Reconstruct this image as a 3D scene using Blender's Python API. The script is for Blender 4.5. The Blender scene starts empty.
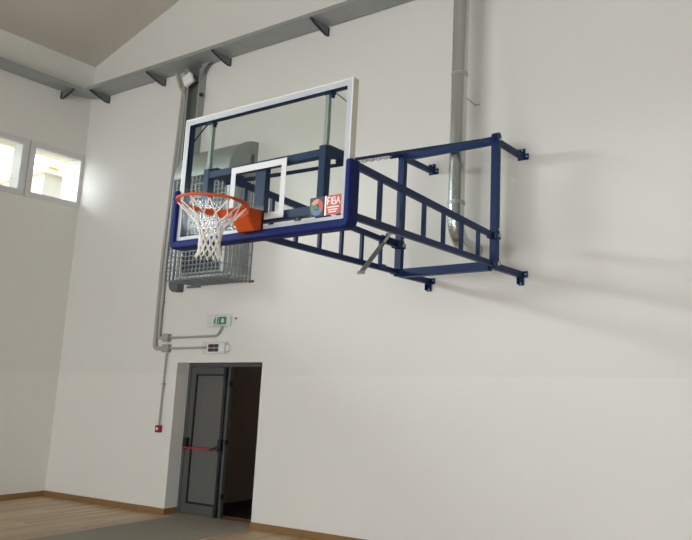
import bpy, bmesh, math, random
from mathutils import Vector, Matrix

SC = bpy.context.scene
COL = SC.collection
PI = math.pi
random.seed(4)

# ------------------------------------------------------------------ camera
CAM = Vector((4.121, -6.777, 1.783))
YAW, PITCH, ROLL, FPX, PX, PY = .531, .172, .019, 716.143, 139.174, -3.08
F = Vector((-math.sin(YAW)*math.cos(PITCH), math.cos(YAW)*math.cos(PITCH), math.sin(PITCH)))
r0 = F.cross(Vector((0, 0, 1))).normalized(); u0 = r0.cross(F)
RR = r0*math.cos(ROLL)+u0*math.sin(ROLL); UU = -r0*math.sin(ROLL)+u0*math.cos(ROLL)
cd = bpy.data.cameras.new('camera'); cam = bpy.data.objects.new('camera', cd); COL.objects.link(cam)
cd.sensor_fit = 'HORIZONTAL'; cd.sensor_width = 36; cd.lens = FPX/692*36
cd.shift_x = -PX/692; cd.shift_y = PY/692; cd.clip_end = 300; cd.clip_start = .05
m3 = Matrix((RR, UU, -F)).transposed()
cam.matrix_world = Matrix.Translation(CAM) @ m3.to_4x4()
SC.camera = cam

# ------------------------------------------------------------------ view + world + daylight
SC.view_settings.view_transform = 'Standard'; SC.view_settings.look = 'None'
SC.view_settings.gamma = 1; SC.view_settings.use_curve_mapping = False
SC.view_settings.exposure = 0.0
SC.cycles.use_denoising = True
SC.cycles.max_bounces = 10; SC.cycles.diffuse_bounces = 6; SC.cycles.transparent_max_bounces = 16
SC.cycles.sample_clamp_indirect = 6

SKY, GLOW, SIDE = 2.2, 7.5, 5.5              # overall sky, and the bright low sky behind the hall's added opening
W = bpy.data.worlds.new('sky'); SC.world = W; W.use_nodes = True
nt = W.node_tree; nt.nodes.clear()
out = nt.nodes.new('ShaderNodeOutputWorld'); bg = nt.nodes.new('ShaderNodeBackground')
tc = nt.nodes.new('ShaderNodeTexCoord'); sp = nt.nodes.new('ShaderNodeSeparateXYZ')
nt.links.new(tc.outputs['Generated'], sp.inputs[0])
my = nt.nodes.new('ShaderNodeMapRange'); mz = nt.nodes.new('ShaderNodeMapRange')
nt.links.new(sp.outputs['Y'], my.inputs['Value']); nt.links.new(sp.outputs['Z'], mz.inputs['Value'])
for n_, v in ((my, (-.75, -.55, 1, 0)), (mz, (.25, .40, 1, 0))):
    for k_, q_ in zip(('From Min', 'From Max', 'To Min', 'To Max'), v): n_.inputs[k_].default_value = q_
mm = nt.nodes.new('ShaderNodeMath'); mm.operation = 'MULTIPLY'
nt.links.new(my.outputs[0], mm.inputs[0]); nt.links.new(mz.outputs[0], mm.inputs[1])
ma = nt.nodes.new('ShaderNodeMath'); ma.operation = 'MULTIPLY_ADD'; ma.inputs[1].default_value = GLOW; ma.inputs[2].default_value = SKY
nt.links.new(mm.outputs[0], ma.inputs[0]); mx_ = nt.nodes.new('ShaderNodeMapRange'); nt.links.new(sp.outputs['X'], mx_.inputs['Value'])
for k_, q_ in zip(('From Min', 'From Max', 'To Min', 'To Max'), (-.75, -.55, SIDE, 0)): mx_.inputs[k_].default_value = q_
ad_ = nt.nodes.new('ShaderNodeMath'); ad_.operation = 'ADD'
nt.links.new(mx_.outputs[0], ad_.inputs[0]); nt.links.new(ma.outputs[0], ad_.inputs[1]); nt.links.new(ad_.outputs[0], bg.inputs['Strength'])
cm = nt.nodes.new('ShaderNodeMix'); cm.data_type = 'RGBA'
cm.inputs['A'].default_value = (.80, .93, 1.14, 1); cm.inputs['B'].default_value = (.94, .965, 1.0, 1)
nt.links.new(mm.outputs[0], cm.inputs['Factor']); nt.links.new(cm.outputs['Result'], bg.inputs['Color'])
nt.links.new(bg.outputs[0], out.inputs[0])

WX = -7.98                       # left wall plane
PITCHW, GW = .955, .77           # window spacing, glass width
NWIN = 15
GZ0, GZ1 = 4.83, 5.60


sd = bpy.data.lights.new('sun', 'SUN'); sd.energy = 9.5; sd.angle = math.radians(20); sd.color = (.96, .98, 1.0)
sun = bpy.data.objects.new('sun', sd); COL.objects.link(sun); sun.location = (-14, -8, 9)
sun.rotation_euler = Vector((.76, .65, -.22)).to_track_quat('-Z', 'Y').to_euler()


def portal(name, loc, sx, sy, direction):
    l = bpy.data.lights.new(name, 'AREA'); l.shape = 'RECTANGLE'; l.size = sx; l.size_y = sy
    l.cycles.is_portal = True
    o = bpy.data.objects.new(name, l); COL.objects.link(o); o.location = loc
    o.rotation_euler = Vector(direction).to_track_quat('-Z', 'Z').to_euler()
    return o


# daylight through the row of high windows (sampled as portals) and the opening added in the unseen far wall
portal('window_daylight', (WX-.5, -.04-.5*(NWIN*PITCHW), (GZ0+GZ1)/2), NWIN*PITCHW, 1.1, (1, 0, 0))
portal('hall_fill_portal', (1.5, -16.2, 2.1), 9.9, 4.0, (0, 1, 0))


# ------------------------------------------------------------------ helpers
def lin(c):
    return tuple((v/255/12.92 if v/255 <= .04045 else ((v/255+.055)/1.055)**2.4) for v in c)+(1,)


def mat(name, rgb, rough=.6, metal=0., spec=.5, noise=0, scale=8, bump=0, emit=None, coat=0):
    m = bpy.data.materials.new(name); m.use_nodes = True; t = m.node_tree
    b = t.nodes['Principled BSDF']
    b.inputs['Base Color'].default_value = lin(rgb); b.inputs['Roughness'].default_value = rough
    b.inputs['Metallic'].default_value = metal; b.inputs['Specular IOR Level'].default_value = spec
    if coat: b.inputs['Coat Weight'].default_value = coat
    c = t.nodes.new('ShaderNodeTexCoord'); n = t.nodes.new('ShaderNodeTexNoise')
    n.inputs['Scale'].default_value = scale; n.inputs['Detail'].default_value = 5
    t.links.new(c.outputs['Object'], n.inputs['Vector'])
    mx = t.nodes.new('ShaderNodeMix'); mx.data_type = 'RGBA'
    k = 1-noise
    mx.inputs['A'].default_value = tuple(v*k for v in lin(rgb)[:3])+(1,)
    mx.inputs['B'].default_value = tuple(min(1, v*(1+noise)) for v in lin(rgb)[:3])+(1,)
    t.links.new(n.outputs['Fac'], mx.inputs['Factor']); t.links.new(mx.outputs['Result'], b.inputs['Base Color'])
    if bump:
        bp = t.nodes.new('ShaderNodeBump'); bp.inputs['Strength'].default_value = bump; bp.inputs['Distance'].default_value = .01
        t.links.new(n.outputs['Fac'], bp.inputs['Height']); t.links.new(bp.outputs[0], b.inputs['Normal'])
    return m


def glass_mat(name, tint, gloss=1.0, ior=1.5, rough=.02):
    m = bpy.data.materials.new(name); m.use_nodes = True; t = m.node_tree; t.nodes.clear()
    o = t.nodes.new('ShaderNodeOutputMaterial'); mx = t.nodes.new('ShaderNodeMixShader')
    a = t.nodes.new('ShaderNodeBsdfTransparent'); a.inputs[0].default_value = tint+(1,)
    g = t.nodes.new('ShaderNodeBsdfGlossy'); g.inputs['Roughness'].default_value = rough
    f = t.nodes.new('ShaderNodeFresnel'); f.inputs[0].default_value = ior
    k = t.nodes.new('ShaderNodeMath'); k.operation = 'MULTIPLY'; k.inputs[1].default_value = gloss
    ge = t.nodes.new('ShaderNodeNewGeometry'); ff = t.nodes.new('ShaderNodeMath'); ff.operation = 'SUBTRACT'; ff.inputs[0].default_value = 1
    kk = t.nodes.new('ShaderNodeMath'); kk.operation = 'MULTIPLY'
    t.links.new(ge.outputs['Backfacing'], ff.inputs[1]); t.links.new(ff.outputs[0], kk.inputs[0]); t.links.new(f.outputs[0], kk.inputs[1])
    t.links.new(kk.outputs[0], k.inputs[0]); t.links.new(k.outputs[0], mx.inputs[0])
    t.links.new(a.outputs[0], mx.inputs[1]); t.links.new(g.outputs[0], mx.inputs[2]); t.links.new(mx.outputs[0], o.inputs[0])
    return m


class MB:
    def __init__(s): s.bm = bmesh.new()

    def _mi(s, faces, mi):
        for f in faces: f.material_index = mi

    def box(s, x0, x1, y0, y1, z0, z1, mi=0):
        v = [s.bm.verts.new((x, y, z)) for z in (z0, z1) for y in (y0, y1) for x in (x0, x1)]
        q = [(0, 2, 3, 1), (4, 5, 7, 6), (0, 1, 5, 4), (2, 6, 7, 3), (0, 4, 6, 2), (1, 3, 7, 5)]
        s._mi([s.bm.faces.new([v[i] for i in a]) for a in q], mi); return s

    def bar(s, p, q, w, h, up=(0, 0, 1), mi=0):
        """rectangular bar from p to q; w across, h along up"""
        p = Vector(p); q = Vector(q); d = (q-p).normalized(); up = Vector(up)
        a = d.cross(up)
        if a.length < 1e-4: a = d.cross(Vector((1, 0, 0)))
        a.normalize(); b = a.cross(d).normalized()
        v = []
        for e in (p, q):
            for i, j in ((-1, -1), (1, -1), (1, 1), (-1, 1)):
                v.append(s.bm.verts.new(e+a*i*w/2+b*j*h/2))
        q_ = [(3, 2, 1, 0), (4, 5, 6, 7), (0, 1, 5, 4), (1, 2, 6, 5), (2, 3, 7, 6), (3, 0, 4, 7)]
        s._mi([s.bm.faces.new([v[i] for i in a_]) for a_ in q_], mi); return s

    def tube(s, pts, r, n=12, closed=False, mi=0, cap=True):
        pts = [Vector(p) for p in pts]; N = len(pts); rings = []
        rad = r if isinstance(r, (list, tuple)) else [r]*N
        t0 = None; a = None
        for i, p in enumerate(pts):
            if closed: t = (pts[(i+1) % N]-pts[i-1])
            else: t = pts[min(i+1, N-1)]-pts[max(i-1, 0)]
            t.normalize()
            if a is None:
                a = t.cross(Vector((0, 0, 1)))
                if a.length < 1e-3: a = t.cross(Vector((1, 0, 0)))
                a.normalize()
            else:
                a = (a-t*a.dot(t)).normalized()
            b = t.cross(a)
            rings.append([s.bm.verts.new(p+(a*math.cos(k*2*PI/n)+b*math.sin(k*2*PI/n))*rad[i]) for k in range(n)])
        fs = []
        for i in range(N if closed else N-1):
            A, B = rings[i], rings[(i+1) % N]
            for k in range(n): fs.append(s.bm.faces.new((A[k], A[(k+1) % n], B[(k+1) % n], B[k])))
        if cap and not closed:
            fs.append(s.bm.faces.new(rings[0][::-1])); fs.append(s.bm.faces.new(rings[-1]))
        s._mi(fs, mi); return s

    def prism(s, poly, off, mi=0):
        """poly: list of 3-D points, extruded by the vector off"""
        off = Vector(off); A = [s.bm.verts.new(Vector(p)) for p in poly]; B = [s.bm.verts.new(Vector(p)+off) for p in poly]
        n = len(A); fs = [s.bm.faces.new(A[::-1]), s.bm.faces.new(B)]
        for i in range(n): fs.append(s.bm.faces.new((A[i], A[(i+1) % n], B[(i+1) % n], B[i])))
        s._mi(fs, mi); return s

    def bolt(s, c, d, r=.012, h=.012, mi=0):
        c = Vector(c); d = Vector(d).normalized()
        return s.tube([c-d*h*.3, c+d*h], r, 6, mi=mi)

    def build(s, name, mats, parent=None, bevel=0, smooth=True, each=False):
        if each:                       # every separate piece becomes a part of its own
            s.bm.verts.ensure_lookup_table(); seen = set(); res = []
            for v0 in s.bm.verts:
                if v0 in seen: continue
                st = [v0]; isl = []; seen.add(v0)
                while st:
                    v = st.pop(); isl.append(v)
                    for e in v.link_edges:
                        w = e.other_vert(v)
                        if w not in seen: seen.add(w); st.append(w)
                q = MB(); mp = {v: q.bm.verts.new(v.co) for v in isl}
                for f in {f for v in isl for f in v.link_faces}:
                    q.bm.faces.new([mp[v] for v in f.verts]).material_index = f.material_index
                res.append(q.build(name, mats, parent, bevel, smooth))
            s.bm.free(); return res
        bmesh.ops.recalc_face_normals(s.bm, faces=s.bm.faces)
        me = bpy.data.meshes.new(name); s.bm.to_mesh(me); s.bm.free()
        for m in (mats if isinstance(mats, (list, tuple)) else [mats]): me.materials.append(m)
        o = bpy.data.objects.new(name, me); COL.objects.link(o)
        if parent is not None:
            o.parent = parent
            p = parent; off = Vector((0, 0, 0))
            while p is not None: off += p.location; p = p.parent
            me.transform(Matrix.Translation(-off))
        if smooth:
            for f in me.polygons: f.use_smooth = True
            me.set_sharp_from_angle(angle=math.radians(40))
        if bevel:
            b = o.modifiers.new('bevel', 'BEVEL'); b.width = bevel; b.segments = 2; b.limit_method = 'ANGLE'; b.angle_limit = math.radians(50)
            b.harden_normals = False
        return o


def thing(name, label, cat, loc=(0, 0, 0), group=None):
    o = bpy.data.objects.new(name, None); COL.objects.link(o); o.location = loc; o.empty_display_size = .1
    o['label'] = label; o['category'] = cat
    if group: o['group'] = group
    return o


def tag(o, label, cat, group=None):
    o['label'] = label; o['category'] = cat
    if group: o['group'] = group
    return o


def struct(o):
    o['kind'] = 'structure'; return o


def rounded(cx, cy, r, a0, a1, n=6):
    return [(cx+r*math.cos(a0+(a1-a0)*i/n), cy+r*math.sin(a0+(a1-a0)*i/n)) for i in range(n+1)]


# ------------------------------------------------------------------ materials
def wall_mat():
    m = mat('wall_plaster', (230, 229, 223), .75, spec=.25, noise=.02, scale=1.2)
    t = m.node_tree; b = t.nodes['Principled BSDF']
    src = b.inputs['Base Color'].links[0].from_socket
    c = t.nodes.new('ShaderNodeTexCoord'); s = t.nodes.new('ShaderNodeSeparateXYZ')
    t.links.new(c.outputs['Object'], s.inputs[0])
    n = t.nodes.new('ShaderNodeTexNoise'); n.inputs['Scale'].default_value = 3
    t.links.new(c.outputs['Object'], n.inputs['Vector'])
    ad = t.nodes.new('ShaderNodeMath'); ad.operation = 'MULTIPLY_ADD'; ad.inputs[1].default_value = .03
    t.links.new(n.outputs['Fac'], ad.inputs[0]); t.links.new(s.outputs['Z'], ad.inputs[2])
    gt = t.nodes.new('ShaderNodeMath'); gt.operation = 'LESS_THAN'; gt.inputs[1].default_value = 1.955
    t.links.new(ad.outputs[0], gt.inputs[0])
    mx = t.nodes.new('ShaderNodeMix'); mx.data_type = 'RGBA'; mx.blend_type = 'MULTIPLY'
    mx.inputs['B'].default_value = (.965, .965, .965, 1)
    inv = t.nodes.new('ShaderNodeMath'); inv.operation = 'SUBTRACT'; inv.inputs[0].default_value = 1
    t.links.new(gt.outputs[0], inv.inputs[1]); t.links.new(inv.outputs[0], mx.inputs['Factor'])
    t.links.new(src, mx.inputs['A']); t.links.new(mx.outputs['Result'], b.inputs['Base Color'])
    n2 = t.nodes.new('ShaderNodeTexNoise'); n2.inputs['Scale'].default_value = 90
    t.links.new(c.outputs['Object'], n2.inputs['Vector'])
    bp = t.nodes.new('ShaderNodeBump'); bp.inputs['Strength'].default_value = .08; bp.inputs['Distance'].default_value = .004
    t.links.new(n2.outputs['Fac'], bp.inputs['Height']); t.links.new(bp.outputs[0], b.inputs['Normal'])
    return m


def wood_floor_mat():
    m = bpy.data.materials.new('wood_floor'); m.use_nodes = True; t = m.node_tree; b = t.nodes['Principled BSDF']
    c = t.nodes.new('ShaderNodeTexCoord'); mp = t.nodes.new('ShaderNodeMapping'); mp.inputs['Rotation'].default_value = (0, 0, PI/2)
    t.links.new(c.outputs['Object'], mp.inputs[0])
    br = t.nodes.new('ShaderNodeTexBrick'); br.inputs['Scale'].default_value = 1
    br.inputs['Brick Width'].default_value = 1.4; br.inputs['Row Height'].default_value = .12; br.inputs['Mortar Size'].default_value = .002
    br.inputs['Color1'].default_value = lin((208, 185, 152)); br.inputs['Color2'].default_value = lin((178, 152, 118)); br.inputs['Mortar'].default_value = lin((104, 80, 58))
    t.links.new(mp.outputs[0], br.inputs['Vector'])
    mp2 = t.nodes.new('ShaderNodeMapping'); mp2.inputs['Scale'].default_value = (14, 1.2, 1); t.links.new(c.outputs['Object'], mp2.inputs[0])
    n = t.nodes.new('ShaderNodeTexNoise'); n.inputs['Scale'].default_value = 2; n.inputs['Detail'].default_value = 6; t.links.new(mp2.outputs[0], n.inputs['Vector'])
    mx = t.nodes.new('ShaderNodeMix'); mx.data_type = 'RGBA'; mx.blend_type = 'OVERLAY'; mx.inputs['Factor'].default_value = .5
    t.links.new(br.outputs['Color'], mx.inputs['A']); t.links.new(n.outputs['Color'], mx.inputs['B'])
    bw = t.nodes.new('ShaderNodeRGBToBW'); t.links.new(n.outputs['Color'], bw.inputs[0]); t.links.new(bw.outputs[0], mx.inputs['B'])
    t.links.new(mx.outputs['Result'], b.inputs['Base Color']); b.inputs['Roughness'].default_value = .42
    return m


M = dict(
    wall=wall_mat(), ceil=mat('ceiling_paint', (205, 199, 188), .85, spec=.2, noise=.02, scale=2),
    floor=wood_floor_mat(), wall_far=mat('grey_green_wall', (118, 120, 112), .8, noise=.03),  # dark tone of the unseen walls, set to cut bounced light
    skirting=mat('oak_skirting', (142, 108, 68), .5, noise=.15, scale=14),
    matgrey=mat('grey_matting', (162, 158, 146), .95, spec=.1, noise=.25, scale=60, bump=.4),
    blue=mat('blue_paint', (6, 42, 90), .45, spec=.3, noise=.06, scale=5),
    navy=mat('navy_paint', (14, 46, 86), .5, spec=.3, noise=.06, scale=5),
    pad=mat('blue_padding', (4, 26, 92), .6, spec=.25, noise=.06, scale=6),
    orange=mat('orange_paint', (220, 92, 34), .5, spec=.3, noise=.05, scale=10),
    cord=mat('white_cord', (245, 242, 236), .8, noise=.04, scale=60),
    white=mat('white_paint', (238, 238, 236), .4, noise=.02),
    cream=mat('board_edge', (222, 220, 208), .35, noise=.03),
    silver=mat('board_border', (180, 185, 190), .4, noise=.02),
    lightgrey=mat('light_grey_tube', (150, 160, 154), .4, noise=.03),
    galv=mat('galvanised_steel', (178, 184, 182), .45, metal=.55, noise=.1, scale=9),
    trayg=mat('galvanised_tray', (160, 165, 163), .5, metal=.35, noise=.08, scale=7),
    traydark=mat('riser_plate', (112, 118, 112), .6, metal=.3, noise=.1, scale=12),
    ductm=mat('duct_steel', (200, 205, 203), .26, metal=.9, noise=.06, scale=6),
    conduit=mat('grey_conduit', (168, 167, 160), .5, noise=.05, scale=20),
    jbox=mat('grey_plastic', (160, 160, 155), .55, noise=.04),
    darkgrey=mat('dark_grey_plastic', (92, 96, 94), .6, noise=.06),
    black=mat('black_plastic', (22, 23, 25), .45, noise=.05),
    bolt=mat('zinc_bolt', (205, 208, 208), .3, metal=.7),
    bracket=mat('bracket_steel', (122, 128, 130), .55, metal=.3, noise=.1, scale=9),
    edge=mat('bracket_edge', (40, 46, 52), .5),
    dooralu=mat('door_aluminium', (88, 91, 89), .5, metal=.2, noise=.04),
    doorpanel=mat('door_panel', (94, 95, 91), .6, noise=.05, scale=3),
    gasket=mat('door_gasket', (18, 18, 18), .6),
    red=mat('red_paint', (170, 34, 42), .4), redbox=mat('red_call_box', (150, 24, 32), .5),
    jamb=mat('jamb_plaster', (206, 203, 196), .8, spec=.2, noise=.02),
    corrwall=mat('corridor_wall', (200, 186, 178), .8, noise=.06), corrfloor=mat('corridor_floor', (40, 37, 36), .5, noise=.1),
    green=mat('sign_green', (20, 140, 100), .5), signwhite=mat('sign_white', (240, 244, 240), .4),
    acrylic=glass_mat('clear_acrylic', (.95, .96, .96), .9),
    display=mat('dark_display', (58, 18, 24), .3),
    boardglass=glass_mat('board_glass', (.93, .948, .925), .2, rough=.1),
    pane=glass_mat('window_glass', (.95, .97, .97), .6),
    pvc=mat('white_window_frame', (212, 213, 211), .45, noise=.02),
    stred=mat('sticker_red', (196, 84, 66), .5), stdark=mat('sticker_dark', (44, 56, 66), .5),
    stor=mat('sticker_orange', (214, 160, 116), .5), stgreen=mat('sticker_green', (84, 132, 100), .5), stblue=mat('sticker_blue', (88, 122, 164), .5),
    wire=mat('guard_wire', (132, 140, 144), .4, metal=.3), heater=mat('heater_casing', (196, 200, 198), .5, metal=.2, noise=.04),
    louver=mat('heater_louver', (58, 64, 66), .6), hood=mat('hood_sheet', (150, 158, 154), .5, metal=.3, noise=.1, scale=5),
    ext=mat('pale_render', (226, 214, 192), .9, noise=.1, scale=3), ext2=mat('beige_render', (196, 184, 160), .9, noise=.06, scale=2),
    orangeext=mat('orange_tile', (236, 160, 60), .8), ground=mat('outside_ground', (170, 165, 150), .9, noise=.1),
    strut=mat('strut_grey', (128, 134, 140), .5, metal=.2),
    square=mat('target_white', (214, 215, 214), .5, noise=.02),
    rope=mat('grey_string', (120, 118, 112), .7),
)

# ------------------------------------------------------------------ room shell
DX0, DX1, DZ = -4.985, -3.255, 2.108        # door opening
TH = .45
b = MB()
b.box(WX-TH, DX0, 0, TH, 0, 11); b.box(DX1, 12, 0, TH, 0, 11); b.box(DX0, DX1, 0, TH, DZ, 11)
back = struct(b.build('wall_back', M['wall'], smooth=False))
b = MB()
LW = .37
z0, z1 = GZ0-.05, GZ1+.05
b.box(WX-LW, WX, -16, 0, 0, z0); b.box(WX-LW, WX, -16, 0, z1, 7.9)
ys = [(-.04-k*PITCHW+.03, -.04-k*PITCHW-GW-.03) for k in range(NWIN)]
prev = 0
for a, c in ys:
    if prev - a > .001: b.box(WX-LW, WX, a, prev, z0, z1)
    prev = c
b.box(WX-LW, WX, -16, prev, z0, z1)
struct(b.build('wall_left', M['wall'], smooth=False))
b = MB(); b.box(WX-LW, -3.5, -16.3, -16, 0, 11); b.box(6.5, 12.3, -16.3, -16, 0, 11); b.box(-3.5, 6.5, -16.3, -16, 4.2, 11)
struct(b.build('wall_front_added', M['wall_far'], smooth=False))  # unseen end wall, added with an opening that lets in fill light
struct(MB().box(12, 12.3, -16, TH, 0, 11).build('wall_right', M['wall_far'], smooth=False))
struct(MB().box(WX-LW, 12.3, -16, TH, -.2, 0).build('floor', M['floor'], smooth=False))
RX, RZ = 2.0, 7.33+.312*(2.0-WX)
b = MB()
b.prism([(WX-LW, -16, 7.33-.312*LW), (RX, -16, RZ), (12.3, -16, 7.3), (12.3, -16, 7.6), (RX, -16, RZ+.3), (WX-LW, -16, 7.63-.312*LW)], (0, 16+TH, 0))
struct(b.build('ceiling', M['ceil'], smooth=False))
# skirting
b = MB(); b.box(WX, DX0, -.018, 0, 0, .085); b.box(DX0, DX0+.018, -.018, .2, 0, .085); struct(b.build('baseboard_back', M['skirting'], bevel=.004))
b = MB(); b.box(DX1, 12, -.018, 0, 0, .085); struct(b.build('baseboard_right', M['skirting'], bevel=.004))
struct(MB().box(WX, WX+.018, -16, -.018, 0, .085).build('baseboard_left', M['skirting'], bevel=.004))
# corridor behind the door
struct(MB().box(-5.6, -5.15, TH, 4.2, 0, 2.7).build('wall_corridor_left', M['corrwall'], smooth=False))
struct(MB().box(-5.15, -1.5, 4.0, 4.2, 0, 2.7).build('wall_corridor_end', M['corrwall'], smooth=False))
struct(MB().box(-1.5, -1.3, TH, 4.2, 0, 2.7).build('wall_corridor_right', M['corrwall'], smooth=False))
struct(MB().box(-5.6, -1.3, TH, 4.2, 2.7, 2.8).build('ceiling_corridor', M['corrwall'], smooth=False))
struct(MB().box(-5.6, -1.3, TH, 4.2, -.2, 0).build('floor_corridor', M['corrfloor'], smooth=False))

cl = bpy.data.lights.new('corridor_fill', 'POINT'); cl.energy = 2.5; cl.shadow_soft_size = .15; cl.color = (1, .93, .86)  # unseen fill light, added to brighten the dark corridor
clo = bpy.data.objects.new('corridor_fill', cl); COL.objects.link(clo); clo.location = (-3.0, 3.2, 2.3)

# windows
for k in range(NWIN):
    y1 = -.04-k*PITCHW; y0 = y1-GW
    f = MB(); o_, i_ = .085, .0
    xa, xb = WX-.05, WX+.014
    a0, a1 = y0-o_, min(y1+o_, -.003); c0, c1 = GZ0-o_, GZ1+o_
    f.box(xa+.051, xb, a0, a1, GZ1, c1); f.box(xa+.051, xb, a0, a1, c0, GZ0)
    f.box(xa+.051, xb, a0, y0, GZ0, GZ1); f.box(xa+.051, xb, y1, a1, GZ0, GZ1)
    fr = struct(f.build('window_%d' % (k+1), M['pvc'], bevel=.003))
    s = MB(); w = .03
    s.box(WX-.04, WX+.001, y0-.0299, y1+.0299, GZ1-.012, GZ1+.0499); s.box(WX-.04, WX+.001, y0-.0299, y1+.0299, GZ0-.0499, GZ0+.012)
    s.box(WX-.04, WX+.001, y0-.0299, y0+.012, GZ0+.012, GZ1-.012); s.box(WX-.04, WX+.001, y1-.012, y1+.0299, GZ0+.012, GZ1-.012)
    s.build('sash', M['pvc'], fr, bevel=.003)
    MB().box(WX-.024, WX-.018, y0+.012, y1-.012, GZ0+.012, GZ1-.012).build('pane', M['pane'], fr, smooth=False)

# ------------------------------------------------------------------ outside the high windows
o = MB().box(-9.25, WX-LW, -16, .7, 5.86, 6.05).build('eave_slab', M['ext'], smooth=False)
tag(o, 'pale rendered eave slab above the high windows, outside', 'eave')
o = MB().box(-9.9, WX-LW, .7, 1.0, 0, 6.3).build('side_wall', M['ext'], smooth=False)
tag(o, 'rough pale wall seen at right through the corner window', 'wall')
t = thing('neighbour_building', 'beige flat-roofed building seen through the corner window', 'building', (-16, 4, 0))
MB().box(-17.5, -14, 2.44, 9, 0, 6.9).build('building_wall', M['ext2'], t, smooth=False)
MB().box(-17.6, -13.85, 2.3, 9.1, 6.9, 7.0).build('roof_slab', M['ext'], t, smooth=False)
MB().box(-14.3, -14, 2.52, 2.78, 7.0, 7.12).build('orange_tile_cap', M['orangeext'], t, smooth=False)
t = thing('neighbour_house', 'low house with pale roof lines seen through the left window', 'building', (-24, 0, 0))
MB().box(-28, -22, -3, 3.2, 0, 7.0).build('house_wall', M['ext2'], t, smooth=False)
MB().prism([(-28.2, -3.2, 7), (-21.8, -3.2, 7), (-25, -3.2, 8.3)], (0, 6.6, 0)).build('roof', M['jbox'], t, smooth=False)
struct(MB().box(-60, WX-LW-.01, -40, 40, -.3, -.1).build('ground', M['ground'], smooth=False))

struct(MB().box(-14.0, WX-LW, -3.1, -2.85, 0, 6.3).build('wall_sun_block', M['ext'], smooth=False))  # unseen wall, added to keep the sun off the corner windows

# ------------------------------------------------------------------ door
d = struct(thing('door_1', 'x', 'x', ((DX0+DX1)/2, .21, 0)))
del d['label']; del d['category']
DY = .21
b = MB()   # fixed frame
b.box(DX0, DX0+.05, DY-.01, DY+.09, 0, DZ); b.box(DX1-.05, DX1, DY-.01, DY+.09, 0, DZ); b.box(DX0+.05, DX1-.05, DY-.01, DY+.09, DZ-.05, DZ)
b.build('door_frame', M['dooralu'], d, bevel=.003)
LX0, LX1 = DX0+.055, -4.10
b = MB(); y0, y1 = DY, DY+.055
b.box(LX0, LX0+.11, y0, y1, .012, DZ-.055); b.box(LX1-.10, LX1, y0, y1, .012, DZ-.055)
b.box(LX0+.11, LX1-.10, y0, y1, DZ-.155, DZ-.055); b.box(LX0+.11, LX1-.10, y0, y1, .012, .15)
leaf = b.build('door_leaf', M['dooralu'], d, bevel=.003)
px0, px1, pz0, pz1 = LX0+.11, LX1-.10, .15, DZ-.155
MB().box(px0, px1, y0+.015, y1-.015, pz0, pz1).build('door_panel', M['doorpanel'], leaf, smooth=False)
b = MB(); g = .024
b.box(px0, px0+g, y0-.003, y0+.014, pz0, pz1); b.box(px1-g, px1, y0-.003, y0+.014, pz0, pz1)
b.box(px0+g, px1-g, y0-.003, y0+.014, pz1-g, pz1); b.box(px0+g, px1-g, y0-.003, y0+.014, pz0, pz0+g)
b.build('gasket', M['gasket'], leaf, smooth=False)
b = MB(); rx = LX1-.062
b.box(rx-.018, rx+.018, y0-.03, y0-.008, .15, DZ-.16); b.box(rx-.03, rx+.02, y0-.045, y0-.001, DZ-.24, DZ-.06); b.box(rx-.03, rx+.025, y0-.045, y0-.001, .02, .16)
b.build('panic_rod', M['black'], leaf, bevel=.003)
b = MB(); bx_ = LX0+.05
b.box(bx_-.035, bx_+.03, y0-.06, y0-.001, .89, 1.05); b.box(rx-.03, rx+.03, y0-.06, y0-.001, .89, 1.06)
b.bar((rx-.02, y0-.06, .955), (rx-.13, y0-.088, .91), .022, .026)
b.bar((rx-.02, y0-.04, .955), (rx-.02, y0-.07, .955), .03, .03)
b.build('panic_bar_end', M['black'], leaf, bevel=.006)
b = MB(); b.tube([(bx_, y0-.05, .925), (bx_+.02, y0-.075, .92), (rx-.12, y0-.085, .91)], .015, 10)
b.build('panic_bar', M['red'], leaf)
b = MB()
for z in (.30, 1.02, 1.82): b.box(LX1-.001, LX1+.018, y0-.012, y0+.03, z-.035, z+.035)
b.build('strike', M['black'], leaf, each=True)
b = MB(); b.box(DX0+.02, DX1-.02, .19, .33, .0, .012); b.build('threshold', M['skirting'], d)
# right leaf swung open into the corridor
hx = DX1-.055
b = MB(); b.box(hx-.05, hx, DY+.06, DY+.80, .012, DZ-.055); ol = b.build('open_door_leaf', M['dooralu'], d, bevel=.003)

# ------------------------------------------------------------------ floor mat
b = MB(); b.box(-4.76, -3.25, -3.2, -.002, .0005, .009); b.box(DX0+.03, DX1-.02, -.002, .19, .0005, .009)
tag(b.build('floor_mat', M['matgrey'], smooth=False), 'long grey entrance mat on the wooden floor before the door', 'mat')

# ------------------------------------------------------------------ cable tray around the walls
t = thing('cable_tray', 'galvanised cable tray running high along the main wall on brackets', 'cable tray', (-6, -.2, 6.68))
t2 = thing('cable_tray', 'galvanised cable tray high on the left wall above the windows', 'cable tray', (WX+.2, -2, 6.68))
TD, TZ = .32, 6.675
def tray_profile(path_in, path_out):
    """swept tray: floor sheet + two flanges"""
    b = MB()
    for i in range(len(path_in)-1):
        a, c = path_in[i], path_in[i+1]; e, f = path_out[i], path_out[i+1]
        b.prism([(a[0], a[1], TZ), (c[0], c[1], TZ), (f[0], f[1], TZ), (e[0], e[1], TZ)], (0, 0, .004))
        for p, q, dx in ((a, c, 1), (e, f, -1)):
            b.bar((p[0], p[1], TZ+.03), (q[0], q[1], TZ+.03), .004, .06)
    return b
ce = (WX+.37, -.37)          # bend centre (room side)
arc_out = [(ce[0]+.35*math.cos(a), ce[1]+.35*math.sin(a)) for a in [PI-(PI/2)*i/8 for i in range(9)]]
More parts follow.
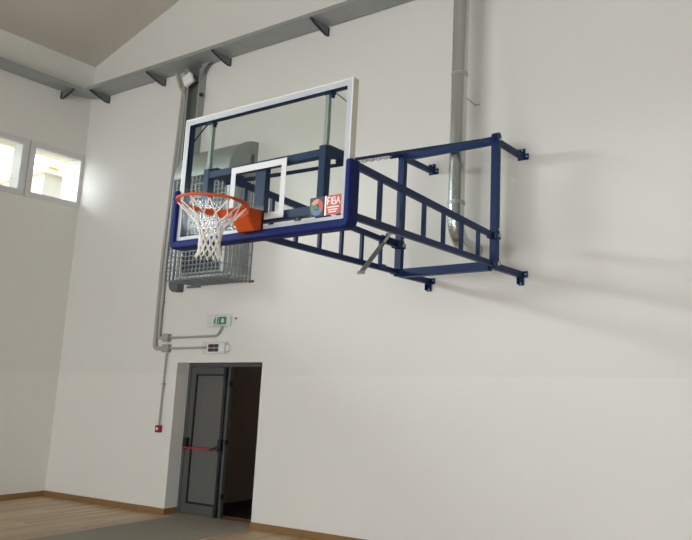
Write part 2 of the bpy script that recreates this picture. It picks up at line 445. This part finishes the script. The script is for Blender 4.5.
arc_in = [(ce[0]+.03*math.cos(a), ce[1]+.03*math.sin(a)) for a in [PI-(PI/2)*i/8 for i in range(9)]]
b = tray_profile([(x, y) for x, y in arc_in], [(x, y) for x, y in arc_out]); b.build('tray_bend', M['trayg'], t, smooth=False)
X_END = 6.5; xs = [ce[0]]+[-5.9+2.0*i for i in range(6)]+[X_END]
for i in range(len(xs)-1):
    b = tray_profile([(xs[i], -.34), (xs[i+1]-.004, -.34)], [(xs[i], -.02), (xs[i+1]-.004, -.02)]); b.build('tray_length', M['trayg'], t, smooth=False)
ys_ = [ce[1]]+[-2.6-2*i for i in range(6)]
for i in range(len(ys_)-1):
    b = tray_profile([(WX+.34, ys_[i]), (WX+.34, ys_[i+1]+.004)], [(WX+.02, ys_[i]), (WX+.02, ys_[i+1]+.004)]); b.build('tray_length', M['trayg'], t2, smooth=False)

def bracket(px, py, dx, dy):
    """gusset under the tray: (dx,dy) = unit vector out of the wall"""
    n = 8; P = []
    z0, z1 = TZ-.003, TZ-.13
    P.append((0, z0)); P.append((.0, z1)); P.append((.03, z1))
    for i in range(1, n): 
        s = i/n; P.append((.03+.32*s, z1+(z0-.02-z1)*(s**1.25)))
    P.append((.355, z0-.015)); P.append((.355, z0))
    b = MB(); w = .004; sx, sy = -dy*w, dx*w
    b.prism([(px+dx*u, py+dy*u, z) for u, z in P], (sx, sy, 0), 0)
    L = P[2:-1]
    for i in range(len(L)-1):
        p, q = L[i], L[i+1]
        b.bar((px+dx*p[0], py+dy*p[0], p[1]), (px+dx*q[0], py+dy*q[0], q[1]), .035, .008, up=(dx*.3, dy*.3, 1), mi=1)
    b.box(*sorted((px-abs(dy)*.02, px+abs(dy)*.02+dx*.006)), *sorted((py-abs(dx)*.02, py+abs(dx)*.02+dy*.006)), z1, z0, 1)
    return b.build('tray_bracket', [M['bracket'], M['edge']], t)
for x in (-7.43, -5.93, -4.39, -2.43, -.25, 1.8, 3.6): bracket(x, 0, 0, -1)
t_back = t; t = t2
for y in (-.51, -2.1, -3.7, -5.3, -7.0, -8.7, -10.4, -12.1): bracket(WX, y, 1, 0)
# cables lying in the tray
t = t_back
b = MB(); b.tube([(-7.2, -.2, TZ+.018), (-2, -.16, TZ+.018), (6.4, -.2, TZ+.018)], .012, 8); b.build('cable', M['black'], t)

# ------------------------------------------------------------------ vertical riser down from the tray
t = thing('cable_riser', 'vertical steel cable channel dropping from the high tray beside the backboard', 'cable tray', (-5.1, 0, 4.5))
b = MB(); RX0, RX1, RB = -5.22, -4.92, 4.45
b.box(RX0, RX1, -.022, -.018, RB, TZ-.01); b.build('back_plate', M['traydark'], t, smooth=False)
b = MB()
b.box(RX0-.004, RX0, -.10, -.002, RB, TZ-.01); b.box(RX1, RX1+.004, -.10, -.002, RB, TZ-.01)
b.box(RX1-.035, RX1, -.104, -.10, RB, TZ-.06); b.box(RX0, RX0+.035, -.104, -.10, RB, TZ-.06)
b.build('side_flange', M['trayg'], t, smooth=False)
b = MB()
pr_ = [(RX1, TZ-.01)]+[(RX1+.26-.26*math.sin(a), TZ-.01-.30+.30*math.cos(a)) for a in [0+(PI/2)*i/6 for i in range(7)]]
b.prism([(x, -.10, z) for x, z in pr_], (0, .004, 0))
pl_ = [(RX0, TZ-.01)]+[(RX0-.20+.20*math.sin(a), TZ-.01-.24+.24*math.cos(a)) for a in [0+(PI/2)*i/6 for i in range(7)]]
b.prism([(x, -.10, z) for x, z in pl_[::-1]], (0, .004, 0)); b.build('tee_gusset', M['trayg'], t, smooth=False, each=True)

# floodlight & sensor near the head of the riser
t = thing('floodlight', 'small white floodlight fixed at the top of the cable channel', 'light', (-5.05, -.2, 6.38))
b = MB(); b.prism([(-5.25, -.20, 6.47), (-5.06, -.20, 6.53), (-4.97, -.20, 6.37), (-5.15, -.20, 6.30)], (0, .05, 0)); b.build('lamp_body', M['white'], t, bevel=.01)
b = MB(); b.bar((-5.1, -.16, 6.42), (-5.1, -.025, 6.46), .03, .03); b.build('mounting_arm', M['galv'], t)
o = MB().tube([(-4.91, -.09, 6.16), (-4.88, -.09, 6.16), (-4.86, -.09, 6.16)], [.025, .03, .02], 12).build('sensor', M['black'])
tag(o, 'tiny black sensor on the right edge of the cable channel', 'sensor')

# ------------------------------------------------------------------ conduits
def conduit(pts, r, label, clips=(), group=None, cd_=(0, -1, 0)):
    P = [Vector(p) for p in pts]; out_ = [P[0]]; R_ = .07
    for i in range(1, len(P)-1):
        a = (P[i-1]-P[i]).normalized(); c = (P[i+1]-P[i]).normalized(); rr = min(R_, (P[i-1]-P[i]).length/2, (P[i+1]-P[i]).length/2)
        for k in range(6):
            s = k/5; out_.append((P[i]+a*rr)*(1-s)**2+P[i]*2*s*(1-s)+(P[i]+c*rr)*s*s)
    out_.append(P[-1])
    t = thing('conduit', label, 'pipe', P[0], group)
    MB().tube(out_, r, 12).build('pipe', M['conduit'], t)
    for c in clips:
        MB().box(c[0]-r-.008, c[0]+r+.008, -.045, -.0005, c[2]-.012, c[2]+.012).build('pipe_clip', M['jbox'], t, bevel=.003)
    return t
J1 = (-5.235, 2.47); J2 = (-5.215, 2.315)
conduit([(-5.52, -.09, 6.64), (-5.44, -.07, 6.42), (-5.31, -.05, 6.22), (-5.43, -.035, 3.6), (-5.42, -.035, 2.47), (J1[0]-.07, -.035, 2.47)], .026, 'right of the two grey pipes running down beside the cable channel', [(-5.425, 0, 3.0)])
conduit([(-5.38, -.05, 6.64), (-5.37, -.05, 6.3), (-5.505, -.035, 3.6), (-5.495, -.035, 2.315), (J2[0]-.07, -.035, 2.315)], .03, 'left of the two grey pipes running down beside the cable channel', [(-5.50, 0, 3.0)])
conduit([(J1[0]+.07, -.03, 2.47), (-4.14, -.03, 2.475), (-4.06, -.03, 2.60)], .017, 'thin grey pipe bending up to the green exit sign')
conduit([(J2[0]+.07, -.03, 2.315), (-4.37, -.03, 2.315)], .017, 'thin level grey pipe entering the alarm panel')
conduit([(J2[0]-.0, -.03, 2.25), (-5.235, -.03, 1.22)], .013, 'thin upright grey pipe down to the red call box', [(-5.222, 0, 1.8)])
def jbox(c, label):
    t = thing('junction_box', label, 'junction box', (c[0], 0, c[1]))
    MB().box(c[0]-.063, c[0]+.063, -.06, -.0005, c[1]-.057, c[1]+.057).build('box_body', M['jbox'], t, bevel=.01)
    MB().box(c[0]-.066, c[0]+.066, -.068, -.06, c[1]-.060, c[1]+.060).build('box_lid', M['jbox'], t, bevel=.004)
jbox(J1, 'upper grey junction box left of the exit sign'); jbox(J2, 'lower grey junction box left of the alarm panel')
# red call point
t = thing('fire_call_point', 'small red fire call box on the wall left of the door', 'alarm', (-5.235, 0, 1.165))
MB().box(-5.283, -5.187, -.055, -.0005, 1.115, 1.215).build('box_body', M['redbox'], t, bevel=.006)
MB().box(-5.252, -5.218, -.059, -.055, 1.15, 1.185).build('glass_plate', M['signwhite'], t)

# exit sign
t = thing('exit_sign', 'white exit sign with a green running man above the door', 'sign', (-4.13, 0, 2.69))
x0, x1, z0, z1 = -4.30, -3.84, 2.585, 2.77
MB().box(-4.26, -3.90, -.05, -.001, 2.615, 2.745).build('lamp_housing', M['signwhite'], t, bevel=.01)
MB().box(x0, x1, -.095, -.055, z0, z1).build('clear_cover', M['acrylic'], t, bevel=.006)
b = MB(); y = -.051; h = -.003
gx0, gx1, gz0, gz1 = -4.30, -4.05, 2.645, 2.74
# running figure
b.tube([(-4.262, y-.001, 2.728), (-4.262, y-.003, 2.728)], .010, 10)
b.bar((-4.262, y-.002, 2.715), (-4.272, y-.002, 2.685), .012, .012); b.bar((-4.272, y-.002, 2.687), (-4.255, y-.002, 2.670), .008, .008)
b.bar((-4.255, y-.002, 2.670), (-4.262, y-.002, 2.65), .008, .008); b.bar((-4.272, y-.002, 2.687), (-4.290, y-.002, 2.668), .008, .008)
b.bar((-4.29, y-.002, 2.668), (-4.302, y-.002, 2.67), .007, .007)
b.bar((-4.264, y-.002, 2.71), (-4.245, y-.002, 2.698), .007, .007); b.bar((-4.266, y-.002, 2.71), (-4.285, y-.002, 2.70), .007, .007)
# door block with white arrow hole: four strips + arrow left pale
b.box(-4.225, -4.205, y+h, y, gz0, gz1)
b.box(-4.195, -4.170, y+h, y, gz0, gz1); b.box(-4.095, -4.070, y+h, y, gz0, gz1)
b.box(-4.170, -4.095, y+h, y, 2.720, gz1); b.box(-4.170, -4.095, y+h, y, gz0, 2.662)
b.prism([(-4.17, y, 2.72), (-4.17, y, 2.69), (-4.155, y, 2.69), (-4.155, y, 2.72)], (0, h, 0)); b.prism([(-4.095, y, 2.72), (-4.095, y, 2.69), (-4.11, y, 2.69), (-4.11, y, 2.72)], (0, h, 0))
b.prism([(-4.17, y, 2.662), (-4.17, y, 2.69), (-4.14, y, 2.662)], (0, h, 0)); b.prism([(-4.095, y, 2.662), (-4.095, y, 2.69), (-4.125, y, 2.662)], (0, h, 0))
for v in b.bm.verts: v.co.x = -4.235+(v.co.x+4.30)*1.18; v.co.z = 2.682+(v.co.z-2.692)*1.12
b.build('pictogram', M['green'], t, smooth=False)
o = MB().tube([(-3.82, -.001, 2.71), (-3.82, -.02, 2.71)], .012, 8).build('wall_screw', M['darkgrey']); tag(o, 'small dark screw in the wall right of the exit sign', 'screw')
# alarm panel
t = thing('alarm_panel', 'white alarm panel with four dark red display cells', 'sign', (-4.14, 0, 2.30))
MB().box(-4.31, -3.95, -.06, -.001, 2.235, 2.375).build('panel_body', M['signwhite'], t, bevel=.01)
b = MB()
for i in range(2):
    for j in range(2):
        xa = -4.275+i*.125; za = 2.255+j*.055
        b.box(xa, xa+(.115 if i == 0 else .08), -.064, -.06, za, za+.047)
b.build('display', M['display'], t, smooth=False)
MB().box(-4.36, -3.84, -.10, -.066, 2.215, 2.39).build('clear_cover', M['acrylic'], t, bevel=.006)
b = MB(); b.box(-3.93, -3.885, -.05, -.001, 2.26, 2.34); b.build('side_housing', M['signwhite'], t, bevel=.003)

# ------------------------------------------------------------------ heater with guard cage and hood
HX0, HX1 = -4.70, -3.60
t = thing('wall_heater', 'wall-mounted air heater in a steel wire guard behind the backboard', 'heater', (-4.1, 0, 3.2))
MB().box(HX0+.12, HX1-.10, -.38, -.001, 3.30, 4.62).build('casing', M['heater'], t, bevel=.01)
b = MB()
for i in range(17):
    z = 3.36+i*.072
    b.prism([(HX0+.16, -.384, z), (HX0+.16, -.384, z+.012), (HX0+.16, -.425, z+.05), (HX0+.16, -.425, z+.036)], (.66, 0, 0))
b.build('louver', M['louver'], t, smooth=False)
MB().box(HX0+.14, HX1-.18, -.384, -.381, 3.33, 4.60).build('outlet_recess', M['louver'], t, smooth=False)
# wire guard
CZ0, CZ1, CY = 3.21, 4.66, -.53
g = MB(); r = .0075
nx = 14; nz = 23
for i in range(nx+1):
    x = HX0+(HX1-HX0)*i/nx; g.tube([(x, CY, CZ0), (x, CY, CZ1)], r, 5); 
for j in range(nz+1):
    z = CZ0+(CZ1-CZ0)*j/nz; g.tube([(HX0, CY-.008, z), (HX1, CY-.008, z)], r, 5)
g.build('guard_front', M['wire'], t)
for sx, nm in ((HX1, 'guard_side'), (HX0, 'guard_side')):
    g = MB()
    for i in range(9):
        y = CY+(.53-.01)*i/8; g.box(sx-.003, sx+.003, y-.010, y+.010, CZ0, CZ1)
    for j in range(9):
        z = CZ0+(CZ1-CZ0)*j/8; g.bar((sx, CY, z), (sx, -.004, z), .008, .010)
    g.build(nm, M['wire'], t)
g = MB()
for i in range(nx+1):
    x = HX0+(HX1-HX0)*i/nx; g.tube([(x, CY, CZ0), (x, -.005, CZ0)], r, 5)
for i in range(6):
    y = CY+.09*i; g.tube([(HX0, y, CZ0-.006), (HX1, y, CZ0-.006)], r, 5)
g.build('guard_bottom', M['wire'], t)
b = MB(); b.box(HX0, HX1, -.36, -.02, 3.265, 3.285); b.build('drip_plate', M['heater'], t)
b = MB(); b.box(HX1-.01, HX1+.07, -.02, -.0005, 3.195, 3.225); b.box(HX0-.07, HX0+.01, -.02, -.0005, 3.195, 3.225); b.box(HX1-.01, HX1+.07, -.02, -.0005, 4.5, 4.53)
b.build('guard_bracket', M['darkgrey'], t, each=True)
# hood: quarter-round duct along the wall
n = 14; prof = [(0, 4.70), (-.47, 4.70)]+[(-.47*math.cos(a)-.0, 4.72+.49*math.sin(a)) for a in [(PI/2)*i/n for i in range(n+1)]]
b = MB(); b.prism([(-4.80, y, z) for y, z in prof], (1.16, 0, 0)); hd = b.build('hood', M['hood'], t)
prof2 = [(0, 4.695), (-.478, 4.695)]+[(-.478*math.cos(a), 4.72+.498*math.sin(a)) for a in [(PI/2)*i/n for i in range(n+1)]]
b = MB(); b.prism([(-3.655, y, z) for y, z in prof2], (.012, 0, 0)); b.build('end_cap', M['hood'], hd)

# dark grey lamp unit hanging at the cage's lower left, and steel bar
b = MB()
b.prism([(-5.20, -.12, 3.29), (-5.20, -.12, 3.24), (-5.17, -.12, 3.17), (-5.11, -.12, 3.135), (-5.0, -.12, 3.135), (-5.0, -.12, 3.29)], (0, .119, 0))
tag(b.build('wall_speaker', M['darkgrey'], bevel=.008), 'dark grey angular box on the wall below the heater guard', 'speaker')
b = MB(); b.box(-4.88, -4.62, -.05, -.001, 3.185, 3.215)
tag(b.build('steel_bar', M['bracket'], bevel=.004), 'short grey steel bar on the wall just under the heater guard', 'bracket')

# ------------------------------------------------------------------ flue duct
t = thing('flue_duct', 'shiny round steel duct running up the wall behind the blue frame', 'duct', (.06, -.44, 3.4))
AX, AY, AR = .02, -.44, .09
seg = [3.60, 3.79, 5.27, 6.9, 8.6]
for a, c in zip(seg[:-1], seg[1:]):
    MB().tube([(AX, AY, a+.002), (AX, AY, c-.002)], AR, 32).build('duct_section', M['ductm'], t)
for z in seg[:-1]:
    MB().tube([(AX, AY, z-.022), (AX, AY, z-.018), (AX, AY, z+.018), (AX, AY, z+.022)], [AR+.001, AR+.006, AR+.006, AR+.001], 32).build('duct_collar', M['galv'], t)
R_ = .26; ctr = (AY+R_, 3.60); el = []
for i in range(9):
    a = PI+(PI/2)*i/8; el.append((AX, ctr[0]+R_*math.cos(a), ctr[1]+R_*math.sin(a)))
el.append((AX, -.002, 3.34))
MB().tube(el, AR, 32).build('duct_elbow', M['ductm'], t)
b = MB()
b.bar((AX, AY+AR, 8.2), (AX, -.001, 8.2), .03, .03); b.build('stand_off', M['galv'], t, each=True)
o = MB().tube([(-.10, -.26, 5.16), (-.06, -.10, 5.12), (-.03, -.004, 5.08), (.03, -.004, 5.085)], .005, 6).build('wall_wire', M['rope'])
tag(o, 'short loose grey wire hanging between duct and wall', 'wire')

# ------------------------------------------------------------------ basketball goal
G = thing('basketball_goal', 'wall-mounted blue steel basketball goal with glass backboard and orange rim', 'basketball hoop', (0, 0, 3.0))
PXF, PYF, ZT, ZB = .6, -.6, 4.38, 3.03
# wall frame
for s in (-1, 1):
    b = MB(); b.box(s*PXF-.045, s*PXF+.04, PYF-.03, PYF+.03, ZB-.03, ZT+.02)
    p = b.build('frame_post', M['blue'], G, bevel=.004)
    k = MB(); 
    for z in (3.40, 3.36-.02, 3.055, 4.36): k.bolt((s*PXF+.041, PYF, z), (1, 0, 0), .015, .014); 
    for z in (4.35, 3.36, 3.03): k.bolt((s*PXF, PYF-.03, z), (0, -1, 0), .013, .012)
    k.build('post_bolt', M['bolt'], p, each=True)
for z, nm in ((ZT-.02, 'top_rail'), (ZB, 'bottom_rail')):
    b = MB()
    if z > 4: b.box(-PXF+.04, PXF-.045, PYF-.03, PYF+.03, z-.045, z+.035)
    else: b.box(-PXF+.04, PXF-.045, PYF-.045, PYF+.04, z-.045, z+.045)
    b.build(nm, M['blue'], G, bevel=.004)
for s in (-1, 1):
    for top in (0, 1):
        z = (ZT-.03) if top else (ZB+.0)
        b = MB(); b.bar((s*PXF, PYF+.03, z), (s*PXF, -.012, z-.0), .05, .06)
        if not top: b.bar((s*PXF, PYF+.03, z-.032), (s*PXF, -.02, z-.032), .055, .006)
        a = b.build('wall_arm', M['blue'], G, bevel=.003)
        q = MB(); q.box(s*PXF-.06, s*PXF+.075, -.010, -.0005, z-.035, z+.035)
        v0, v1 = (z-.02, z+.095) if top else (z-.12, z+.02)
        q.box(s*PXF-.03, s*PXF+.035, -.0135, -.0102, v0, v1)
        q.bar((s*PXF-.028, -.06, (v0+v1)/2), (s*PXF-.028, -.010, (v0+v1)/2), .006, v1-v0-.02)
        q.build('wall_plate', M['blue'], a, bevel=.002)
        k = MB(); k.bolt((s*PXF+.055, -.010, z), (0, -1, 0), .012, .012); k.bolt((s*PXF, -.0136, v1-.02 if top else v0+.02), (0, -1, 0), .011, .01)
        k.build('anchor_bolt', M['bolt'], a, each=True)
# corner plates on top
for s in (-1, 1):
    b = MB(); pts = rounded(PYF, ZT+.01, .045, 0, PI, 8)
    b.prism([(s*PXF-.038, y, z) for y, z in pts]+[(s*PXF-.038, PYF-.045, ZT-.05), (s*PXF-.038, PYF+.045, ZT-.05)], (.006 if s < 0 else .076, 0, 0))
    b.build('corner_plate', M['blue'], G, bevel=.002)

# side trusses
YB = -3.02
def ztop(y): return 3.335+.060*(-y-.6)*.98
zbot = 3.055
for s in (-1, 1):
    x = s*PXF
    xi = x - s*.0
    tr = MB(); tr.bar((x+.0, YB, ztop(YB)), (x, PYF-.03, ztop(PYF)), .045, .055)
    top = tr.build('truss_chord', M['blue'], G, bevel=.004)
    tr = MB(); tr.bar((x, YB, zbot+.01), (x, PYF-.03, zbot-.01), .045, .055)
    bot = tr.build('truss_chord', M['blue'], G, bevel=.004)
    for k in range(7):
        y = -.93-.305*k
        MB().box(x-.015, x+.015, y-.017, y+.017, zbot+.022, ztop(y)-.022).build('truss_rung', M['blue'], top)
    h = MB()
    for z in (ztop(PYF), zbot-.01):
        h.box(x-.045, x-.037, PYF-.09, PYF+.05, z-.03, z+.03); h.box(x+.037, x+.045, PYF-.09, PYF+.05, z-.03, z+.03)
        h.bolt((x+.045, PYF-.0, z), (1, 0, 0), .016, .016, 1)
    h.build('hinge_plate', [M['blue'], M['bolt']], top if s > 0 else bot, bevel=.002, each=True)
# stays from the head of the wall frame down to the trusses
for s in (-1, 1):
    x = s*PXF
    A = Vector((x, PYF-.04, ZT-.01)); Bp = Vector((x, YB+.05, 3.425)); d = Bp-A
    if s > 0:
        MB().bar(A, Bp, .022, .024).build('stay_bar', M['blue'], G, bevel=.002)
    else:
        st = MB().bar(A+d*.40, Bp, .03, .035).build('stay_bar', M['blue'], G, bevel=.002)
        b = MB(); b.bar(A, A+d*.08, .03, .05); b.build('chain_lug', M['blue'], st)
        b = MB(); n = 13
        for k in range(n):                      # chain links
            c = A+d*(.08+.32*(k+.5)/n); L = d.length*.32/n*.72; w = .016
            e = d.normalized(); a_ = e.cross(Vector((1, 0, 0))).normalized() if k % 2 else Vector((1, 0, 0))
            loop = []
            for q in range(12):
                an = q*PI/6; loop.append(c+e*math.cos(an)*L+a_*math.sin(an)*w)
            b.tube(loop, .0055, 6, closed=True)
        b.build('chain', M['bolt'], st)
# gas strut on the far truss
b = MB(); p = Vector((-.52, -.86, 3.43)); q = Vector((-.52, -1.32, 2.93)); d = q-p
b.tube([p+d*.28, q-d*.04], .024, 14); st = b.build('lift_strut', M['strut'], G)
MB().tube([p, p+d*.30], .014, 10).build('strut_rod', M['bolt'], st)
b = MB(); b.bolt(p+Vector((-.02, 0, 0)), (1, 0, 0), .024, .06); b.bolt(q+Vector((-.02, 0, 0)), (1, 0, 0), .02, .06); b.build('strut_pin', M['bolt'], st, each=True)
b = MB(); b.bar((-.575, -.86, 3.43), (-.575, -.80, 3.33), .02, .04); b.tube([(-.53, -1.02, 3.32), (-.53, -1.02, 3.20)], .016, 8); b.tube([(-.58, -.95, 3.38), (-.53, -.70, 3.36)], .017, 10)
b.tube([(-.54, -1.0, zbot), (-.54, -.92, zbot)], .02, 10)
b.build('strut_lug', M['navy'], st, each=True)

# carrier frame behind the board
CYF = -3.115
for x, w in ((-.62, .065), (.62, .065)):
    b = MB(); b.box(x-w/2, x+w/2, CYF-.03, CYF+.03, 2.955, 3.50); b.build('carrier_post', M['navy'], G, bevel=.004)
b = MB(); b.box(-.055, .055, CYF-.025, CYF+.025, 3.06, 3.415); b.build('rim_post', M['navy'], G, bevel=.004)
b = MB(); b.box(-.587, .587, CYF-.028, CYF+.028, 3.415, 3.475); b.build('carrier_rail', M['navy'], G, bevel=.004)
b = MB(); b.box(-.587, .587, CYF-.028, CYF+.028, 2.99, 3.06); b.build('carrier_rail', M['navy'], G, bevel=.004)
for s in (-1, 1):
    b = MB(); b.box(s*.60-.03, s*.60+.03, CYF+.03, YB+.03, 3.03, 3.08); b.box(s*.60-.03, s*.60+.03, CYF+.03, YB+.03, 3.44, 3.52)
    b.bar((s*.6, CYF+.03, 3.49), (s*.6+.0, -2.80, 3.50), .04, .06)
    b.build('truss_joint', M['navy'], G, bevel=.003, each=True)
    b = MB(); b.box(s*.625-.017, s*.625+.017, CYF-.015, CYF+.015, 3.50, 3.885); b.build('height_tube', M['lightgrey'], G, bevel=.003)
    b = MB(); b.box(s*.635-.035, s*.635+.04, CYF-.03, CYF+.02, 3.885, 3.90); b.box(s*.635+.02, s*.635+.034, CYF-.015, CYF+.015, 3.86, 3.885); b.build('top_clamp', M['navy'], G)
b = MB(); b.tube([(-.14, CYF, 3.475), (-.14, CYF, 3.55)], .02, 10); b.tube([(.42, CYF-.02, 2.955), (.42, CYF-.02, 2.985)], .02, 8); b.build('rail_knob', M['darkgrey'], G, each=True)

# backboard
BY, BZ0, BZ1 = -3.166, 2.90, 3.95
BD = MB().box(-.895, .895, BY+.002, BY+.016, BZ0+.005, BZ1-.005).build('backboard', M['boardglass'], G, smooth=False)
def frame(b, x0, x1, z0, z1, w, ya, yb, mi=0):
    b.box(x0, x1, ya, yb, z1-w, z1, mi); b.box(x0, x1, ya, yb, z0, z0+w, mi)
    b.box(x0, x0+w, ya, yb, z0+w, z1-w, mi); b.box(x1-w, x1, ya, yb, z0+w, z1-w, mi)
b = MB(); frame(b, -.9, .9, BZ0, BZ1, .012, BY-.002, BY+.055); b.build('edge_trim', M['cream'], BD, bevel=.002)
b = MB(); frame(b, -.888, .888, BZ0+.012, BZ1-.012, .042, BY-.0005, BY+.0018); b.build('white_border', M['silver'], BD, smooth=False)
b = MB(); frame(b, -.295, .295, 3.0, 3.45, .05, BY-.0005, BY+.0018); b.build('target_square', M['square'], BD, smooth=False)
b = MB(); frame(b, -.887, .887, BZ0+.013, BZ1-.014, .038, BY+.018, BY+.058)
for sx in (-1, 1):
    b.bar((sx*.68, BY+.045, BZ1-.05), (sx*.855, BY+.045, BZ1-.19), .007, .010, up=(0, 1, 0))
b.build('steel_frame', M['navy'], BD, bevel=.002)
# stickers on the face
y = BY-.0006; h = -.0012
b = MB(); b.box(.70, .845, y+h, y, 2.965, 3.105, 0); b.box(.695, .7098, y+h*1.3, y+h, 2.965, 3.105, 1)
def stroke(x, z, w, hh, segs, mi=1):
    for (a, c, e, f) in segs: b.bar((x+a*w, y+h*1.3, z+c*hh), (x+e*w, y+h*1.3, z+f*hh), .008, .0012, up=(0, 1, 0), mi=mi)
LT = {'F': [(0, 0, 0, 1), (0, 1, 1, 1), (0, .5, .8, .5)], 'I': [(.5, 0, .5, 1)],
      'B': [(0, 0, 0, 1), (0, 1, .8, 1), (.8, 1, .8, .5), (0, .5, 1, .5), (1, .5, 1, 0), (1, 0, 0, 0)],
      'A': [(0, 0, .5, 1), (.5, 1, 1, 0), (.2, .4, .8, .4)]}
for ch, xx, ww in (('F', .722, .024), ('I', .752, .010), ('B', .768, .026), ('A', .802, .032)): stroke(xx, 3.040, ww, .050, LT[ch])
for z, xa, xb in ((3.020, .722, .825), (3.002, .730, .815), (2.986, .735, .805)): b.box(xa, xb, y+h*1.3, y+h, z-.004, z+.004, 1)
b.build('approval_sticker', [M['stred'], M['signwhite']], BD, smooth=False)
b = MB(); b.box(.555, .685, y+h, y, 2.965, 3.105, 0)
cx, cz, ro, ri = .621, 3.033, .060, .024
for k in range(24):
    a0, a1 = k*PI/12, (k+1)*PI/12
    mi = 1 if 6 <= k < 10 or k in (5,) else (2 if 10 <= k < 16 else (3 if 16 <= k < 22 else 4))
    b.prism([(cx+r_*math.cos(a), y+h, cz+r_*math.sin(a)) for r_, a in ((ri, a0), (ro, a0), (ro, a1), (ri, a1))], (0, h*.4, 0), mi)
b.tube([(cx-.004, y+h, cz), (cx-.004, y+h*1.4, cz)], .016, 12, mi=2)
b.build('round_sticker', [M['stdark'], M['stor'], M['stgreen'], M['stblue'], M['stred']], BD, smooth=False)
# padding: U-shaped extrusion along the lower edge and up both sides
PT = 3.345
def sweep_pad():
    b = MB(); xo, xi, zo, zi = .94, .885, 2.855, 2.924; ya, yb = BY-.028, BY+.075
    path_o = [(-xo, PT)]+rounded(-xo+.06, zo+.06, .06, PI, 1.5*PI, 6)+rounded(xo-.06, zo+.06, .06, 1.5*PI, 2*PI, 6)+[(xo, PT)]
    path_i = [(-xi, PT)]+[(-xi, zi+.001)]*3+[(-xi+.003, zi)]*4+[(xi-.003, zi)]*4+[(xi, zi+.001)]*3+[(xi, PT)]
    poly = [(x, ya, z) for x, z in path_o]
    inner = [(-xi, ya, PT), (-xi, ya, zi), (xi, ya, zi), (xi, ya, PT)]
    b.prism(poly+inner[::-1], (0, yb-ya, 0))
    return b
pd = sweep_pad().build('padding', M['pad'], BD, bevel=.016)
b = MB()
for z in (3.28, 3.0): b.tube([(.9352, BY+.03, z), (.9375, BY+.03, z)], .012, 10)
b.build('pad_hole', M['black'], BD, each=True)

# rim + net
RC = Vector((0, BY-.375, 3.05)); RRAD = .234
b = MB(); b.tube([RC+Vector((RRAD*math.cos(a), RRAD*math.sin(a), 0)) for a in [2*PI*i/64 for i in range(64)]], .0095, 12, closed=True)
rim = b.build('rim', M['orange'], G)
# reinforcing band under the rear half of the ring
b = MB()
N = 36
for i in range(N):
    a0, a1 = math.radians(-8)+math.radians(196)*i/N, math.radians(-8)+math.radians(196)*(i+1)/N
    def hb(a):
        s = math.sin(max(0, min(PI, a))); return .012+.042*s
    P = [RC+Vector((r_*math.cos(a), r_*math.sin(a), z)) for r_, a, z in
         ((RRAD+.004, a0, -.004), (RRAD+.004, a1, -.004), (RRAD+.004, a1, -.004-hb(a1)), (RRAD+.004, a0, -.004-hb(a0)))]
    P2 = [RC+Vector((r_*math.cos(a), r_*math.sin(a), z)) for r_, a, z in
          ((RRAD+.009, a0, -.004), (RRAD+.009, a1, -.004), (RRAD+.009, a1, -.004-hb(a1)), (RRAD+.009, a0, -.004-hb(a0)))]
    V = [b.bm.verts.new(v) for v in P+P2]
    for q in ((0, 1, 2, 3), (7, 6, 5, 4), (0, 4, 5, 1), (3, 2, 6, 7)): b.bm.faces.new([V[k] for k in q])
bmesh.ops.remove_doubles(b.bm, verts=b.bm.verts, dist=.0001)
b.build('ring_band', M['orange'], rim)
b = MB()
# housing: box against the board tapering down and towards the ring
b.prism([(-.088, BY-.006, 3.072), (-.088, BY-.006, 2.915), (-.088, BY-.07, 2.905), (-.088, BY-.125, 2.965), (-.088, BY-.135, 3.066)], (.176, 0, 0))
b.prism([(-.088, BY-.13, 3.058), (.088, BY-.13, 3.058), (.13, BY-.20, 3.058), (-.13, BY-.20, 3.058)], (0, 0, -.012))
b.build('rim_housing', M['orange'], rim, bevel=.008)
MB().box(-.10, .10, BY-.0065, BY-.0008, 2.925, 3.105).build('mounting_plate', M['black'], rim, bevel=.003)
b = MB()
for k in range(12):
    a = 2*PI*(k+.5)/12
    c = RC+Vector((RRAD*math.cos(a), RRAD*math.sin(a), -.012)); e = Vector((-math.sin(a), math.cos(a), 0))
    b.tube([c-e*.012+Vector((0, 0, .006)), c-e*.008-Vector((0, 0, .012)), c+e*.008-Vector((0, 0, .012)), c+e*.012+Vector((0, 0, .006))], .003, 6)
b.build('net_hook', M['orange'], rim, each=True)
rows = [(3.032, .228), (2.950, .152), (2.890, .094), (2.840, .074), (2.790, .070), (2.745, .070), (2.705, .074), (2.670, .082)]
b = MB(); rng = random.Random(3)
nodes = []
for j, (z, r_) in enumerate(rows):
    L = []
    for k in range(12):
        a = 2*PI*(k+.5+(.5 if j % 2 else 0))/12
        jit = 0 if j == 0 else .006
        L.append(RC*1+Vector((0, 0, -RC.z+z))+Vector(((r_+rng.uniform(-jit, jit))*math.cos(a), (r_+rng.uniform(-jit, jit))*math.sin(a), rng.uniform(-jit, jit))))
    nodes.append(L)
for j in range(len(rows)-1):
    for k in range(12):
        A = nodes[j][k]
        for kk in ((k, (k-1) % 12) if j % 2 == 0 else (k, (k+1) % 12)):
            Bq = nodes[j+1][kk]; mid = (A+Bq)/2+Vector((0, 0, -.003))
            b.tube([A, mid, Bq], .0044, 5)
for j in range(1, len(rows)):
    for k in range(12):
        c = nodes[j][k]; b.tube([c+Vector((0, 0, .009)), c, c-Vector((0, 0, .009))], [.003, .0075, .003], 6)
for k in range(12):
    c = nodes[-1][k]; b.tube([c, c+Vector((rng.uniform(-.01, .01), rng.uniform(-.01, .01), -.018))], .0035, 5)
b.build('net', M['cord'], rim)
